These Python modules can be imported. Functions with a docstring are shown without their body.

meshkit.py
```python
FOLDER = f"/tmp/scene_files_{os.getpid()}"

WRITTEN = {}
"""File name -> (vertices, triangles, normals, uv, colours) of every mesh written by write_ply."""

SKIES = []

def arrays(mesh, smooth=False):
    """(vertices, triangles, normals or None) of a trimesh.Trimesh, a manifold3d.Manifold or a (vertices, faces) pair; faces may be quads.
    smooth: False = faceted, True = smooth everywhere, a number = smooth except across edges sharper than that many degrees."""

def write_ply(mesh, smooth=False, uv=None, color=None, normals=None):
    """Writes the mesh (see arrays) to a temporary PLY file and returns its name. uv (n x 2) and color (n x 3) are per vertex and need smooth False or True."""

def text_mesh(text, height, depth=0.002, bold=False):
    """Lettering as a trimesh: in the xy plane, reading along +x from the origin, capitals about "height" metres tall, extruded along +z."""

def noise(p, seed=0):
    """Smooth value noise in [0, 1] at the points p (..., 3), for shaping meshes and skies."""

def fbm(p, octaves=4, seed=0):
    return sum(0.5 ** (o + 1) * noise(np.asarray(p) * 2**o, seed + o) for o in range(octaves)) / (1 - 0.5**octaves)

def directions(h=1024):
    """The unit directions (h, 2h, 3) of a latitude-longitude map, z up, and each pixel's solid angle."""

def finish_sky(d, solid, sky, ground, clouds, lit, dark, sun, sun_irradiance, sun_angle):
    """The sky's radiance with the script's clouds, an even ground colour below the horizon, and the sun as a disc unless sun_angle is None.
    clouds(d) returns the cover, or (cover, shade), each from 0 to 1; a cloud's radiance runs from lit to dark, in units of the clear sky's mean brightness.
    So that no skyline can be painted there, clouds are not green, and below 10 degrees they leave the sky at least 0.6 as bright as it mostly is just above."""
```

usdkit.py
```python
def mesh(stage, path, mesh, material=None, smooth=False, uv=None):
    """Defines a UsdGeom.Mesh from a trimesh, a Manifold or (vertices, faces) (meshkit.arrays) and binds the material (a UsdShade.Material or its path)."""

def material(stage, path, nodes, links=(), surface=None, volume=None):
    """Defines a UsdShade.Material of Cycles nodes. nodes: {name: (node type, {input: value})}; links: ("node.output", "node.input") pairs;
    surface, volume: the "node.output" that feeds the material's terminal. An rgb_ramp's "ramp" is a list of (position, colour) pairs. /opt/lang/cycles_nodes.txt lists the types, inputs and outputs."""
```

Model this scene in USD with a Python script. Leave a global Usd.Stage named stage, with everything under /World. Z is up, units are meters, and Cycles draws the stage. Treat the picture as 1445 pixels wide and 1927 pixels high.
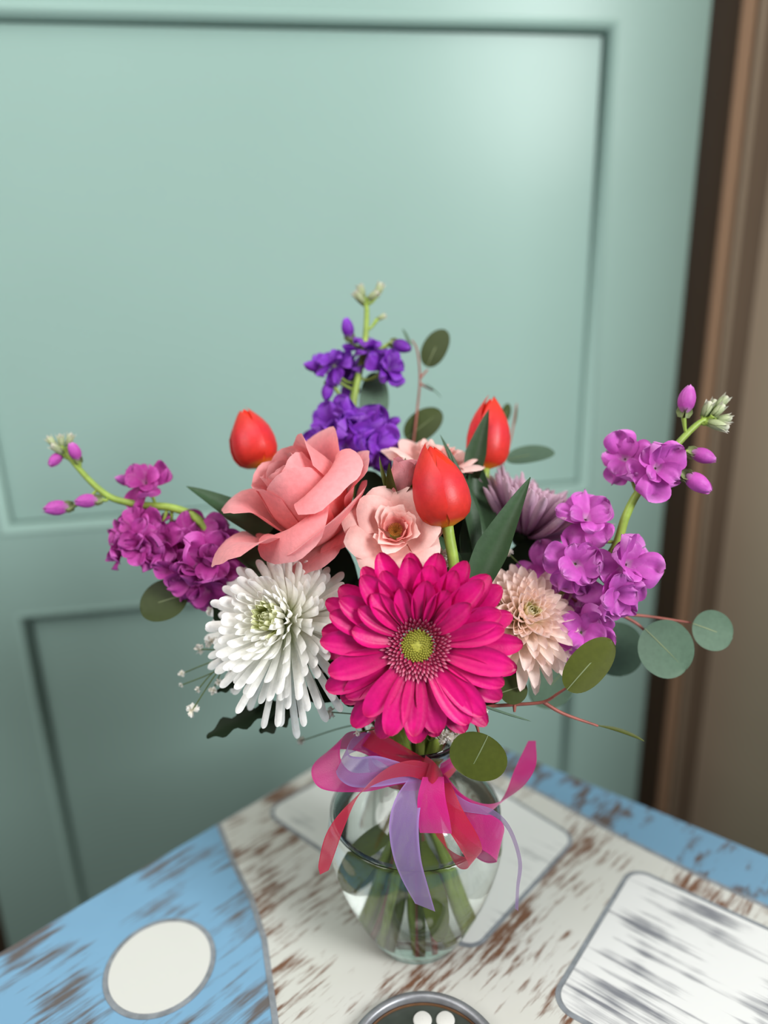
import math, random
import numpy as np, trimesh, usdkit
import shapely, shapely.geometry as sg
from pxr import Usd, UsdGeom, UsdLux, UsdShade, Gf, Sdf, Vt

stage = Usd.Stage.CreateInMemory()
UsdGeom.SetStageUpAxis(stage, 'Z'); UsdGeom.SetStageMetersPerUnit(stage, 1.0)
UsdGeom.Xform.Define(stage, '/World'); UsdGeom.Scope.Define(stage, '/World/Looks')
rng = np.random.default_rng(7)
PI = math.pi

# ------------------------------------------------------------------ camera
FPX, PITCH, ROLL = 1400.0, math.radians(18.0), math.radians(-1.5)
TOP = 0.75                                     # table top height
CAM = np.array([0.0, 0.0, 1.193])
_f = np.array([0, math.cos(PITCH), -math.sin(PITCH)]); _u = np.array([0, math.sin(PITCH), math.cos(PITCH)]); _x = np.array([1., 0, 0])
_c, _s = math.cos(ROLL), math.sin(ROLL)
RIGHT, UP, FWD = _c*_x + _s*_u, -_s*_x + _c*_u, _f
cam = UsdGeom.Camera.Define(stage, '/World/camera')
cam.AddTransformOp().Set(Gf.Matrix4d(*RIGHT, 0, *UP, 0, *(-FWD), 0, *CAM, 1))
cam.CreateFocalLengthAttr(26.0); cam.CreateHorizontalApertureAttr(26.0*1445/FPX)
cam.CreateFStopAttr(2.1); cam.CreateFocusDistanceAttr(0.43); cam.CreateExposureAttr(0.14)
cam.CreateClippingRangeAttr(Gf.Vec2f(0.02, 100))

# ------------------------------------------------------------------ lights
dome = UsdLux.DomeLight.Define(stage, '/World/sky_dome'); dome.CreateIntensityAttr(0.05); dome.CreateColorAttr(Gf.Vec3f(1.0, 0.98, 0.95))
def window_light(name, pos, target, w, h, power, color):
    l = UsdLux.RectLight.Define(stage, '/World/' + name)
    l.CreateWidthAttr(w); l.CreateHeightAttr(h); l.CreateIntensityAttr(power); l.CreateColorAttr(Gf.Vec3f(*color))
    pos, target = np.array(pos, float), np.array(target, float)
    z = pos - target; z /= np.linalg.norm(z); x = np.cross([0, 0, 1.], z); x /= np.linalg.norm(x); y = np.cross(z, x)
    l.AddTransformOp().Set(Gf.Matrix4d(*x, 0, *y, 0, *z, 0, *pos, 1))
window_light('window_light', (-0.95, -0.20, 1.80), (0.0, 0.45, 0.95), 0.7, 0.7, 4.8, (1.0, 0.98, 0.95))
window_light('ceiling_light', (-0.30, 0.20, 2.15), (-0.1, 0.45, 0.8), 0.8, 0.6, 4.4, (1.0, 0.99, 0.97))
window_light('window_light_001', (0.95, -0.42, 1.75), (0.0, 0.45, 1.0), 0.5, 0.6, 25.0, (0.98, 0.99, 1.0))

# ------------------------------------------------------------------ pixel -> place helpers
def ray(px, py):
    return RIGHT*(px-722.5)/FPX - UP*(py-963.5)/FPX + FWD
def P(px, py, d):                              # point at depth d (along the view axis)
    return CAM + ray(px, py)*d
def onplane(px, py, p0, n):
    r = ray(px, py); return CAM + r*(np.dot(p0-CAM, n)/np.dot(r, n))
def T(px, py, z=TOP):
    return onplane(px, py, np.array([0, 0, z]), np.array([0, 0, 1.]))
def D(x, y, z):                                # direction: right, up, towards the viewer
    v = RIGHT*x + UP*y - FWD*z; return v/np.linalg.norm(v)
def unit(v):
    v = np.asarray(v, float); return v/(np.linalg.norm(v)+1e-12)

# ------------------------------------------------------------------ stage helpers
_used = {}
def numbered(parent, name):
    k = (parent, name); n = _used.get(k, 0); _used[k] = n+1
    return f'{parent}/{name}' + (f'_{n:03d}' if n else '')
BASE = {}
def tag(prim, label=None, cat=None, group=None, kind=None):
    for k, v in (('label', label), ('category', cat), ('group', group), ('kind', kind)):
        if v: prim.SetCustomDataByKey(k, v)
    return prim
def thing(name, label, cat, base, group=None, kind=None):
    path = numbered('/World', name); x = UsdGeom.Xform.Define(stage, path)
    b = np.asarray(base, float); x.AddTranslateOp().Set(Gf.Vec3d(*b)); BASE[path] = b
    tag(x.GetPrim(), label, cat, group, kind); return path
def sub(parent, name):
    path = numbered(parent, name); UsdGeom.Xform.Define(stage, path); BASE[path] = BASE[parent]; return path
def part(parent, name, m, material, smooth=True, label=None, kind=None):
    v, f = np.asarray(m[0], float), np.asarray(m[1], int)
    path = numbered(parent, name); b = BASE.get(parent, np.zeros(3)); BASE[path] = b
    g = usdkit.mesh(stage, path, (v-b, f), material, smooth=smooth)
    if len(m) > 2 and m[2] is not None and smooth is True:
        UsdGeom.PrimvarsAPI(g).CreatePrimvar('along', Sdf.ValueTypeNames.FloatArray, 'vertex').Set(Vt.FloatArray.FromNumpy(np.asarray(m[2], np.float32)))
    tag(g.GetPrim(), label, None, None, kind)
    return path
def top(name, m, material, label, cat, smooth=True, group=None, kind=None):
    v = np.asarray(m[0]); b = np.array([*(v[:, :2].mean(0)), v[:, 2].min()])
    path = numbered('/World', name); f = np.asarray(m[1], int)
    g = usdkit.mesh(stage, path, (v-b, f), material, smooth=smooth); UsdGeom.Xformable(g).AddTranslateOp().Set(Gf.Vec3d(*b))
    BASE[path] = b; tag(g.GetPrim(), label, cat, group, kind); return path
def join(ms):
    V, F, A, n = [], [], [], 0
    for m in ms:
        v, f = np.asarray(m[0], float), np.asarray(m[1], int)
        if f.shape[1] == 4: f = np.vstack([f[:, [0, 1, 2]], f[:, [0, 2, 3]]])
        V.append(v); F.append(f+n); A.append(m[2] if len(m) > 2 and m[2] is not None else np.zeros(len(v))); n += len(v)
    return np.vstack(V), np.vstack(F), np.concatenate(A)

# ------------------------------------------------------------------ materials
def rgb(r, g, b):                              # sRGB 0-255 -> linear
    c = np.array([r, g, b])/255.0
    return tuple(np.where(c < .04045, c/12.92, ((c+.055)/1.055)**2.4))
def look(name, nodes, links, surface):
    return usdkit.material(stage, '/World/Looks/'+name, nodes, links, surface=surface)
def petal_mat(name, ramp, rough=.55, trans=.25, vary=.12, bump=.25, bscale=900, spec=.3, sheen=0.0, streak=None):
    n = {'a': ('attribute', {'attribute': 'along'}), 'r': ('rgb_ramp', {'ramp': ramp}), 'o': ('object_info', {}),
         'mr': ('map_range', {'from_min': 0., 'from_max': 1., 'to_min': 1-vary, 'to_max': 1+vary}), 'h': ('hsv', {}),
         'n2': ('noise_texture', {'scale': 320.0, 'detail': 4.0}), 'm2': ('map_range', {'from_min': .3, 'from_max': .7, 'to_min': .93, 'to_max': 1.07}), 'mm': ('math', {'math_type': 'multiply'}),
         'tc': ('geometry', {}), 'n': ('noise_texture', {'scale': float(bscale), 'detail': 3.0}), 'b': ('bump', {'strength': bump, 'distance': .0006}),
         'p': ('principled_bsdf', {'roughness': rough, 'specular_ior_level': spec, 'sheen_weight': sheen}), 't': ('translucent_bsdf', {}), 'm': ('mix_closure', {'fac': trans})}
    l = [('a.fac', 'r.fac'), ('o.random', 'mr.value'), ('tc.position', 'n2.vector'), ('n2.fac', 'm2.value'), ('mr.result', 'mm.value1'), ('m2.result', 'mm.value2'), ('mm.value', 'h.value'), ('r.color', 'h.color'), ('h.color', 'p.base_color'), ('h.color', 't.color'),
         ('tc.position', 'n.vector'), ('n.fac', 'b.height'), ('b.normal', 'p.normal'), ('p.BSDF', 'm.closure1'), ('t.BSDF', 'm.closure2')]
    return look(name, n, l, 'm.closure')
def plain(name, color, rough=.5, spec=.4, metallic=0.0, bump=0, bscale=60, mottle=.0, mscale=20):
    n = {'g': ('geometry', {}), 'n': ('noise_texture', {'scale': float(bscale), 'detail': 4.0}), 'b': ('bump', {'strength': bump, 'distance': .002}),
         'n2': ('noise_texture', {'scale': float(mscale), 'detail': 3.0}), 'mr': ('map_range', {'from_min': .3, 'from_max': .7, 'to_min': 1-mottle, 'to_max': 1+mottle}),
         'h': ('hsv', {'color': color}), 'p': ('principled_bsdf', {'roughness': rough, 'specular_ior_level': spec, 'metallic': metallic})}
    l = [('g.position', 'n.vector'), ('g.position', 'n2.vector'), ('n.fac', 'b.height'), ('b.normal', 'p.normal'), ('n2.fac', 'mr.value'), ('mr.result', 'h.value'), ('h.color', 'p.base_color')]
    return look(name, n, l, 'p.BSDF')

GERB = petal_mat('gerbera_petal_look', [(0, rgb(120, 0, 48)), (.3, rgb(196, 0, 98)), (.85, rgb(212, 0, 116)), (1, rgb(180, 0, 82))], rough=.45, trans=.10, spec=.35, bump=.25, sheen=.05, bscale=450)
GFLOR = petal_mat('gerbera_floret_look', [(0, rgb(120, 10, 50)), (.55, rgb(170, 30, 80)), (1, rgb(232, 150, 175))], rough=.5, trans=.1)
GEYE = plain('gerbera_eye_look', rgb(158, 156, 60), rough=.6, mottle=.25, mscale=900)
WHITE = petal_mat('white_petal_look', [(0, rgb(214, 218, 160)), (.35, rgb(250, 249, 238)), (1, rgb(254, 253, 250))], rough=.42, trans=.28, vary=.03, bump=.1, spec=.35)
WGREEN = petal_mat('green_white_petal_look', [(0, rgb(170, 185, 70)), (.5, rgb(206, 212, 130)), (1, rgb(236, 238, 205))], rough=.45, trans=.22, vary=.04, bump=.1)
CREAM = petal_mat('cream_petal_look', [(0, rgb(253, 240, 205)), (.4, rgb(253, 236, 220)), (1, rgb(253, 230, 224))], rough=.5, trans=.4, vary=.05, bump=.15)
CREAMY = petal_mat('cream_heart_petal_look', [(0, rgb(215, 205, 110)), (.6, rgb(238, 226, 160)), (1, rgb(250, 242, 214))], rough=.5, trans=.2)
MAUVE = petal_mat('mauve_petal_look', [(0, rgb(110, 60, 95)), (.3, rgb(168, 116, 156)), (1, rgb(222, 190, 206))], rough=.5, trans=.25, vary=.12)
CORAL = petal_mat('coral_rose_petal_look', [(0, rgb(238, 150, 135)), (.4, rgb(243, 138, 136)), (.8, rgb(244, 148, 152)), (1, rgb(246, 172, 174))], rough=.55, trans=.3, vary=.04, bump=.3, bscale=500, sheen=.2)
BLUSH = petal_mat('blush_rose_petal_look', [(0, rgb(236, 170, 150)), (.5, rgb(243, 186, 178)), (1, rgb(247, 208, 200))], rough=.55, trans=.3, vary=.05, bump=.2, sheen=.2)
BLUSHIN = petal_mat('blush_rose_heart_look', [(0, rgb(225, 120, 110)), (.7, rgb(240, 160, 155)), (1, rgb(247, 205, 196))], rough=.55, trans=.3, vary=.05)
TULIP = petal_mat('tulip_petal_look', [(0, rgb(238, 170, 30)), (.09, rgb(226, 60, 40)), (.5, rgb(226, 54, 64)), (1, rgb(232, 66, 44))], rough=.4, trans=.25, vary=.05, bump=.12, spec=.4)
TULIPIN = petal_mat('tulip_inner_petal_look', [(0, rgb(238, 120, 30)), (.6, rgb(236, 70, 34)), (1, rgb(222, 40, 30))], rough=.42, trans=.25, vary=.05, bump=.12)
STOCK = petal_mat('lilac_stock_petal_look', [(0, rgb(206, 160, 196)), (.25, rgb(196, 84, 180)), (.8, rgb(204, 96, 192)), (1, rgb(222, 140, 214))], rough=.5, trans=.3, vary=.12, bump=.3, bscale=400)
STOCKD = petal_mat('magenta_stock_petal_look', [(0, rgb(190, 120, 165)), (.25, rgb(172, 54, 140)), (.8, rgb(184, 66, 156)), (1, rgb(204, 100, 184))], rough=.5, trans=.3, vary=.15, bump=.3, bscale=400)
PURPLE = petal_mat('purple_stock_petal_look', [(0, rgb(150, 120, 170)), (.25, rgb(112, 40, 160)), (.8, rgb(128, 54, 182)), (1, rgb(150, 84, 204))], rough=.5, trans=.25, vary=.2, bump=.3, bscale=400)
BUDW = petal_mat('baby_breath_look', [(0, rgb(240, 236, 220)), (1, rgb(248, 244, 238))], rough=.6, trans=.3, vary=.02, bump=0)
STEM = plain('stem_look', rgb(138, 162, 68), rough=.45, mottle=.2, mscale=120)
STEMD = plain('dark_stem_look', rgb(84, 100, 46), rough=.5, mottle=.2, mscale=120)
STEMR = plain('red_stem_look', rgb(150, 84, 72), rough=.5, mottle=.2, mscale=120)
SEPAL = plain('sepal_look', rgb(120, 132, 84), rough=.55, mottle=.25, mscale=250)
PALEBUD = petal_mat('pale_green_bud_look', [(0, rgb(120, 135, 80)), (.6, rgb(170, 180, 140)), (1, rgb(206, 200, 190))], rough=.6, trans=.1)
def leaf_mat(name, c, rough=.45, trans=.15, c2=None, spec=.25):
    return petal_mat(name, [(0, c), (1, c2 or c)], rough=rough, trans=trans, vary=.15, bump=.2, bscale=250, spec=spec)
TLEAF = leaf_mat('tulip_leaf_look', rgb(56, 80, 54), .45)
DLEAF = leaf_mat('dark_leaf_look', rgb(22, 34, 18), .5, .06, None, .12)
EUC = leaf_mat('eucalyptus_leaf_look', rgb(88, 112, 92), .6, .1)
EUCD = leaf_mat('dark_eucalyptus_leaf_look', rgb(62, 74, 36), .5, .15)
EUCO = leaf_mat('olive_eucalyptus_leaf_look', rgb(74, 82, 26), .5, .2)
WETLEAF = leaf_mat('wet_leaf_look', rgb(112, 128, 48), .5, .25)
GOLD = plain('stamen_look', rgb(150, 92, 30), rough=.6, mottle=.3, mscale=800)
def organza(name, c, dens):
    n = {'a': ('attribute', {'attribute': 'along'}), 'g': ('geometry', {}), 'n': ('noise_texture', {'scale': 1400.0, 'detail': 2.0}), 'b': ('bump', {'strength': .5, 'distance': .0004}),
         'p': ('principled_bsdf', {'base_color': c, 'roughness': .35, 'specular_ior_level': .6, 'sheen_weight': .6, 'sheen_tint': (1, .9, 1)}), 't': ('translucent_bsdf', {'color': c}), 'm': ('mix_closure', {'fac': .35}),
         'x': ('transparent_bsdf', {'color': (.97, .93, .97)}), 'mr': ('map_range', {'from_min': .8, 'from_max': .95, 'to_min': dens, 'to_max': .97, 'clamp': True}), 'm2': ('mix_closure', {})}
    l = [('g.position', 'n.vector'), ('n.fac', 'b.height'), ('b.normal', 'p.normal'), ('p.BSDF', 'm.closure1'), ('t.BSDF', 'm.closure2'), ('a.fac', 'mr.value'), ('mr.result', 'm2.fac'), ('x.BSDF', 'm2.closure1'), ('m.closure', 'm2.closure2')]
    return look(name, n, l, 'm2.closure')
RIBR = organza('crimson_organza_look', rgb(205, 18, 62), .8)
RIBM = organza('magenta_organza_look', rgb(222, 26, 140), .86)
RIBL = organza('lavender_organza_look', rgb(176, 140, 205), .62)
GLASS = look('glass_look', {'p': ('principled_bsdf', {'base_color': (.97, .99, .98), 'roughness': 0.0, 'ior': 1.48, 'transmission_weight': 1.0})}, [], 'p.BSDF')
WATER = look('water_look', {'p': ('principled_bsdf', {'base_color': (.97, .99, .97), 'roughness': 0.0, 'ior': 1.33, 'transmission_weight': 1.0})}, [], 'p.BSDF')

DOOR = plain('door_paint_look', rgb(148, 177, 168), rough=.28, spec=.17, bump=.12, bscale=9, mottle=.04, mscale=2.5)
DOORWALL = plain('taupe_wall_look', rgb(134, 116, 98), rough=.6, mottle=.05, mscale=3)
SIDEWALL = plain('light_taupe_wall_look', rgb(184, 166, 144), rough=.6, mottle=.05, mscale=3)
BEADM = plain('tan_bead_look', rgb(184, 150, 122), rough=.5)
DARKJ = plain('dark_jamb_look', rgb(66, 54, 42), rough=.55)
FLOORM = plain('floor_look', rgb(62, 50, 40), rough=.5, mottle=.1, mscale=4)
def worn(name, paint, wood, angle, amount, scale=(60, 420, 1), rough=.5, soft=.1, paint2=None):
    """Paint rubbed off along the brush direction: two streaky noises decide where the wood shows."""
    n = {'g': ('geometry', {}), 'mp': ('mapping', {'mapping_type': 'texture', 'rotation': (0, 0, angle), 'scale': tuple(1.0/q for q in scale)}), 'n': ('noise_texture', {'scale': 1.0, 'detail': 5.0, 'roughness': .6}),
         'n2': ('noise_texture', {'scale': 16.0, 'detail': 3.0}), 'ad': ('math', {'math_type': 'multiply_add', 'value2': 1.0}), 'r': ('rgb_ramp', {'ramp': [(0, (0, 0, 0)), (amount-soft, (0, 0, 0)), (amount+soft, (1, 1, 1)), (1, (1, 1, 1))]}),
         'n3': ('noise_texture', {'scale': 9.0, 'detail': 3.0}), 'pc': ('mix_color', {'a': paint, 'b': paint2 or paint}), 'mx': ('mix_color', {'a': wood}),
         'b': ('bump', {'strength': .35, 'distance': .0008}), 'p': ('principled_bsdf', {'roughness': rough, 'specular_ior_level': .35})}
    l = [('g.position', 'mp.vector'), ('mp.vector', 'n.vector'), ('g.position', 'n2.vector'), ('n2.fac', 'ad.value1'), ('n.fac', 'ad.value3'), ('ad.value', 'r.fac'), ('g.position', 'n3.vector'), ('n3.fac', 'pc.fac'),
         ('pc.result', 'mx.b'), ('r.color', 'mx.fac'), ('mx.result', 'p.base_color'), ('r.color', 'b.height'), ('b.normal', 'p.normal')]
    return look(name, n, l, 'p.BSDF')

# ------------------------------------------------------------------ shape helpers
def grid_faces(nu, nv, wrap=False):
    i, j = np.meshgrid(np.arange(nu-1), np.arange(nv if wrap else nv-1), indexing='ij'); j2 = (j+1) % nv
    return np.stack([i*nv+j, i*nv+j2, (i+1)*nv+j2, (i+1)*nv+j], -1).reshape(-1, 4)
def tri(f):
    return np.vstack([f[:, [0, 1, 2]], f[:, [0, 2, 3]]])
def frame(z, hint=None):
    z = unit(z); h = RIGHT if hint is None else hint
    x = h - z*np.dot(h, z); x = unit(x if np.linalg.norm(x) > 1e-4 else UP - z*np.dot(UP, z)); return np.stack([x, np.cross(z, x), z])
def catmull(pts, n=10):
    p = np.asarray(pts, float); p = np.vstack([2*p[0]-p[1], p, 2*p[-1]-p[-2]]); out = []
    for i in range(1, len(p)-2):
        t = np.linspace(0, 1, n, endpoint=False)[:, None]; a, b, c, d = p[i-1:i+3]
        out.append(.5*(2*b+(c-a)*t+(2*a-5*b+4*c-d)*t**2+(3*b-a-3*c+d)*t**3))
    return np.vstack(out+[p[-2:-1]])
def tube(pts, r, sides=8, n=8):
    p = catmull(pts, n) if n else np.asarray(pts, float); r = np.asarray(r, float)
    r = np.full(len(p), float(r)) if r.ndim == 0 else np.interp(np.linspace(0, 1, len(p)), np.linspace(0, 1, len(r)), r)
    t = np.gradient(p, axis=0); t /= np.linalg.norm(t, axis=1, keepdims=True)+1e-12
    a = np.cross(t[0], [0, 0, 1.] if abs(t[0][2]) < .9 else [1., 0, 0]); a = unit(a); V = []
    for k in range(len(p)):
        a = unit(a-t[k]*np.dot(a, t[k])); b = np.cross(t[k], a); g = np.arange(sides)*2*PI/sides
        V.append(p[k]+r[k]*(np.cos(g)[:, None]*a+np.sin(g)[:, None]*b))
    V = np.vstack(V); F = tri(grid_faces(len(p), sides, True)); n0 = len(V)
    V = np.vstack([V, p[:1], p[-1:]]); j = np.arange(sides); l = (len(p)-1)*sides
    F = np.vstack([F, np.stack([np.full(sides, n0), (j+1) % sides, j], 1), np.stack([np.full(sides, n0+1), l+j, l+(j+1) % sides], 1)])
    return V, F, np.r_[np.repeat(np.linspace(0, 1, len(p)), sides), 0, 1]
def petal(L, W, base=.35, peak=.62, tip=2.0, cup=0., curl=(0, 0, 0), groove=0., ruffle=(0, 3, 0), crinkle=0., notch=0., twist=0., jag=None, oval=False, nu=10, nv=7):
    """A petal or leaf: x along, y across, z to the face. curl = elevation angle a0 + a1 u + a2 u^2."""
    n2 = nu//2; u = np.r_[np.linspace(0, peak, nu-n2, endpoint=False), peak+(1-peak)*np.sin(PI/2*np.linspace(0, 1, n2))]; v = np.linspace(-1, 1, nv)
    w = np.where(u < peak, base+(1-base)*np.sin(PI/2*np.clip(u/peak, 0, 1))**1.2, np.clip(1-np.clip((u-peak)/(1-peak), 0, 1)**tip, 0.0, 1)**(.5 if tip >= 1.5 else .8))
    if oval:
        u = .5-.5*np.cos(PI*np.linspace(0, 1, nu)); w = np.clip(1-np.abs(2*u-1)**2.1, 0, 1)**.5*(1.06-.12*u)
    w = np.maximum(w, .03)*W/2
    if jag: w = w*(1-jag[0]*(.5+.5*np.sin(jag[1]*u*2*PI+jag[2])))
    a = curl[0]+curl[1]*u+curl[2]*u*u; ds = L*np.diff(u)
    x = np.r_[0, np.cumsum(np.cos((a[1:]+a[:-1])/2)*ds)]; z = np.r_[0, np.cumsum(np.sin((a[1:]+a[:-1])/2)*ds)]
    U, Vv = np.meshgrid(u, v, indexing='ij'); Wd = w[:, None]*np.ones_like(Vv)
    h = cup*Wd*Vv**2 - groove*np.cos(Vv*1.5*2*PI)*np.sin(PI*np.clip(U, 0, 1))**.5 + ruffle[0]*L*U**2*np.sin(ruffle[1]*Vv+ruffle[2]) + crinkle*L*U**3*np.sin(9.5*Vv+3*ruffle[2]+4*U)
    ca, sa = np.cos(a)[:, None], np.sin(a)[:, None]
    if twist: 
        tw = twist*U; Y = Wd*Vv*np.cos(tw); h = h+Wd*Vv*np.sin(tw)
    else: Y = Wd*Vv*(1-.12*abs(cup)*Vv**2)
    xo = -notch*L*(1-np.abs(Vv))*(U > .999)
    pts = np.stack([x[:, None]-sa*h+xo, Y, z[:, None]+ca*h], -1).reshape(-1, 3)
    return pts, tri(grid_faces(nu, nv)), U.ravel()
def place(m, origin, xdir, zdir):
    z = np.asarray(zdir, float); x = unit(xdir); z = unit(z-x*np.dot(z, x)); y = np.cross(z, x)
    return (np.asarray(origin)+m[0] @ np.stack([x, y, z]),)+tuple(m[1:])
def leaf_between(p0, p1, width, normal, bow=0., **k):
    d = np.asarray(p1)-np.asarray(p0); L = np.linalg.norm(d); k.setdefault('base', .25); k.setdefault('peak', .5)
    kk = dict(curl=(bow*2, -bow*4, 0)); kk.update(k)
    return place(petal(L, width, **kk), p0, d, normal)
def ellipsoid(c, axis, l, r, n=10, power=1.0):
    u = np.linspace(0, PI, n); fr = frame(axis); s = 10; g = np.arange(s)*2*PI/s
    V = [np.asarray(c)+fr[2]*(-math.cos(t)*l/2)+(np.cos(g)[:, None]*fr[0]+np.sin(g)[:, None]*fr[1])*max(r*math.sin(t)**power, 1e-5) for t in u]
    return np.vstack(V), tri(grid_faces(n, s, True)), np.repeat(np.linspace(0, 1, n), s)
def lathe(profile, c, s=64):
    p = np.asarray(profile, float); g = np.arange(s)*2*PI/s
    V = np.stack([p[:, 0:1]*np.cos(g), p[:, 0:1]*np.sin(g), p[:, 1:2]*np.ones(s)], -1).reshape(-1, 3)+c
    f = tri(grid_faces(len(p), s, True)); return V, f[:, ::-1] if False else f, None
def box(lo, hi, bev=0.0):
    m = trimesh.creation.box(bounds=[lo, hi]); return np.array(m.vertices), np.array(m.faces), None
def prism(poly, z0, z1):
    ms = [trimesh.creation.extrude_polygon(g, z1-z0, engine='earcut') for g in getattr(poly, 'geoms', [poly])]
    return join([(m.vertices+[0, 0, z0], m.faces, None) for m in ms])

# ------------------------------------------------------------------ the door wall
DY = math.radians(9.0)
DS, DN = np.array([math.cos(DY), math.sin(DY), 0]), np.array([math.sin(DY), -math.cos(DY), 0])   # along the door, out of the door
D0 = np.array([0, 0.86, 0])
def door_st(px, py):
    q = onplane(px, py, D0, DN)-D0; return np.dot(q, DS), q[2]
def dpt(s, t, z): return D0+DS*s+DN*t+np.array([0, 0, z])
def dbox(s0, s1, t0, t1, z0, z1):
    v, f, _ = box((s0, t0, z0), (s1, t1, z1)); return np.array([dpt(a, b, c) for a, b, c in v]), f[:, ::-1], None
def frame_loop(rect, prof):
    """Mitred moulding: prof = (inset, height) pairs round the rectangle (s0, s1, z0, z1)."""
    V = []
    for ins, t in prof:
        s0, s1, z0, z1 = rect[0]+ins, rect[1]-ins, rect[2]+ins, rect[3]-ins
        V += [dpt(s0, t, z0), dpt(s1, t, z0), dpt(s1, t, z1), dpt(s0, t, z1)]
    return np.array(V), tri(grid_faces(len(prof), 4, True)), None
sL, sR = door_st(30, 1160)[0], door_st(1163, 60)[0]
zTop, zRailT, zRailB = door_st(600, 22)[1], door_st(120, 1000)[1], door_st(150, 1146)[1]
sEdgeL, sEdgeR = door_st(2, 1720)[0], door_st(1330, 100)[0]
REC = -.012
door = thing('door_1', 'pale sage green painted panelled door behind the bouquet', 'door', dpt((sL+sR)/2, 0, 0), kind='structure')
zB = .12
for (n, a) in (('stile', (sEdgeL, sL, -.035, 0, .01, 2.0)), ('stile', (sR, sEdgeR, -.035, 0, .01, 2.0)), ('rail', (sL, sR, -.035, 0, zRailB, zRailT)),
               ('rail', (sL, sR, -.035, 0, zTop, zTop+.11)), ('rail', (sL, sR, -.035, 0, .01, zB)), ('rail', (sL, sR, -.035, 0, 1.9, 2.0))):
    part(door, n, dbox(*a), DOOR, smooth=False)
for z0, z1 in ((zRailT, zTop), (zB, zRailB), (zTop+.11, 1.9)):
    part(door, 'panel', dbox(sL+.0125, sR-.0125, -.03, REC, z0+.0125, z1-.0125), DOOR, smooth=False)
    part(door, 'moulding', frame_loop((sL, sR, z0, z1), [(-.001, -.0005), (.0, .0008), (.002, .0014), (.005, .0004), (.008, -.003), (.0098, -.008), (.0100, -.03), (.013, -.03)]), DOOR, smooth=40)
# jamb, casing and wall to the right and left
tr = thing('trim_1', 'brown door casing with a lighter bead', None, dpt(sEdgeR+.03, 0, 0), kind='structure')
part(tr, 'jamb', dbox(sEdgeR+.004, sEdgeR+.047, -.06, -.018, 0, 2.1), DARKJ, smooth=False)
part(tr, 'bead', dbox(sEdgeR+.047, sEdgeR+.061, -.06, -.012, 0, 2.1), BEADM, smooth=False)
part(tr, 'casing', dbox(sEdgeR+.068, sEdgeR+.10, -.06, -.014, 0, 2.1), SIDEWALL, smooth=False)
tl = thing('trim_2', 'dark door jamb on the hinge side', None, dpt(sEdgeL-.03, 0, 0), kind='structure')
part(tl, 'jamb', dbox(sEdgeL-.05, sEdgeL-.004, -.06, -.03, 0, 2.1), DARKJ, smooth=False)
part(tl, 'casing', dbox(sEdgeL-.12, sEdgeL-.05, -.06, .0, 0, 2.1), DOORWALL, smooth=False)
wb = thing('wall_back', 'taupe wall around the green door', None, dpt(0, 0, 0), kind='structure')
part(wb, 'wall_panel', dbox(sEdgeR+.075, 1.9, -.1, -.012, 0, 2.5), DOORWALL, smooth=False)
wr = thing('wall_right', 'taupe side wall between the door corner and the window', None, dpt(sEdgeR+.13, 0, 0), kind='structure')
part(wr, 'wall_panel', dbox(sEdgeR+.10, sEdgeR+.22, -.01, .46, 0, 2.5), SIDEWALL, smooth=False)
part(wr, 'window_jamb', dbox(sEdgeR+.095, sEdgeR+.225, .46, .48, 0, 2.5), SIDEWALL, smooth=False)
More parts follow.
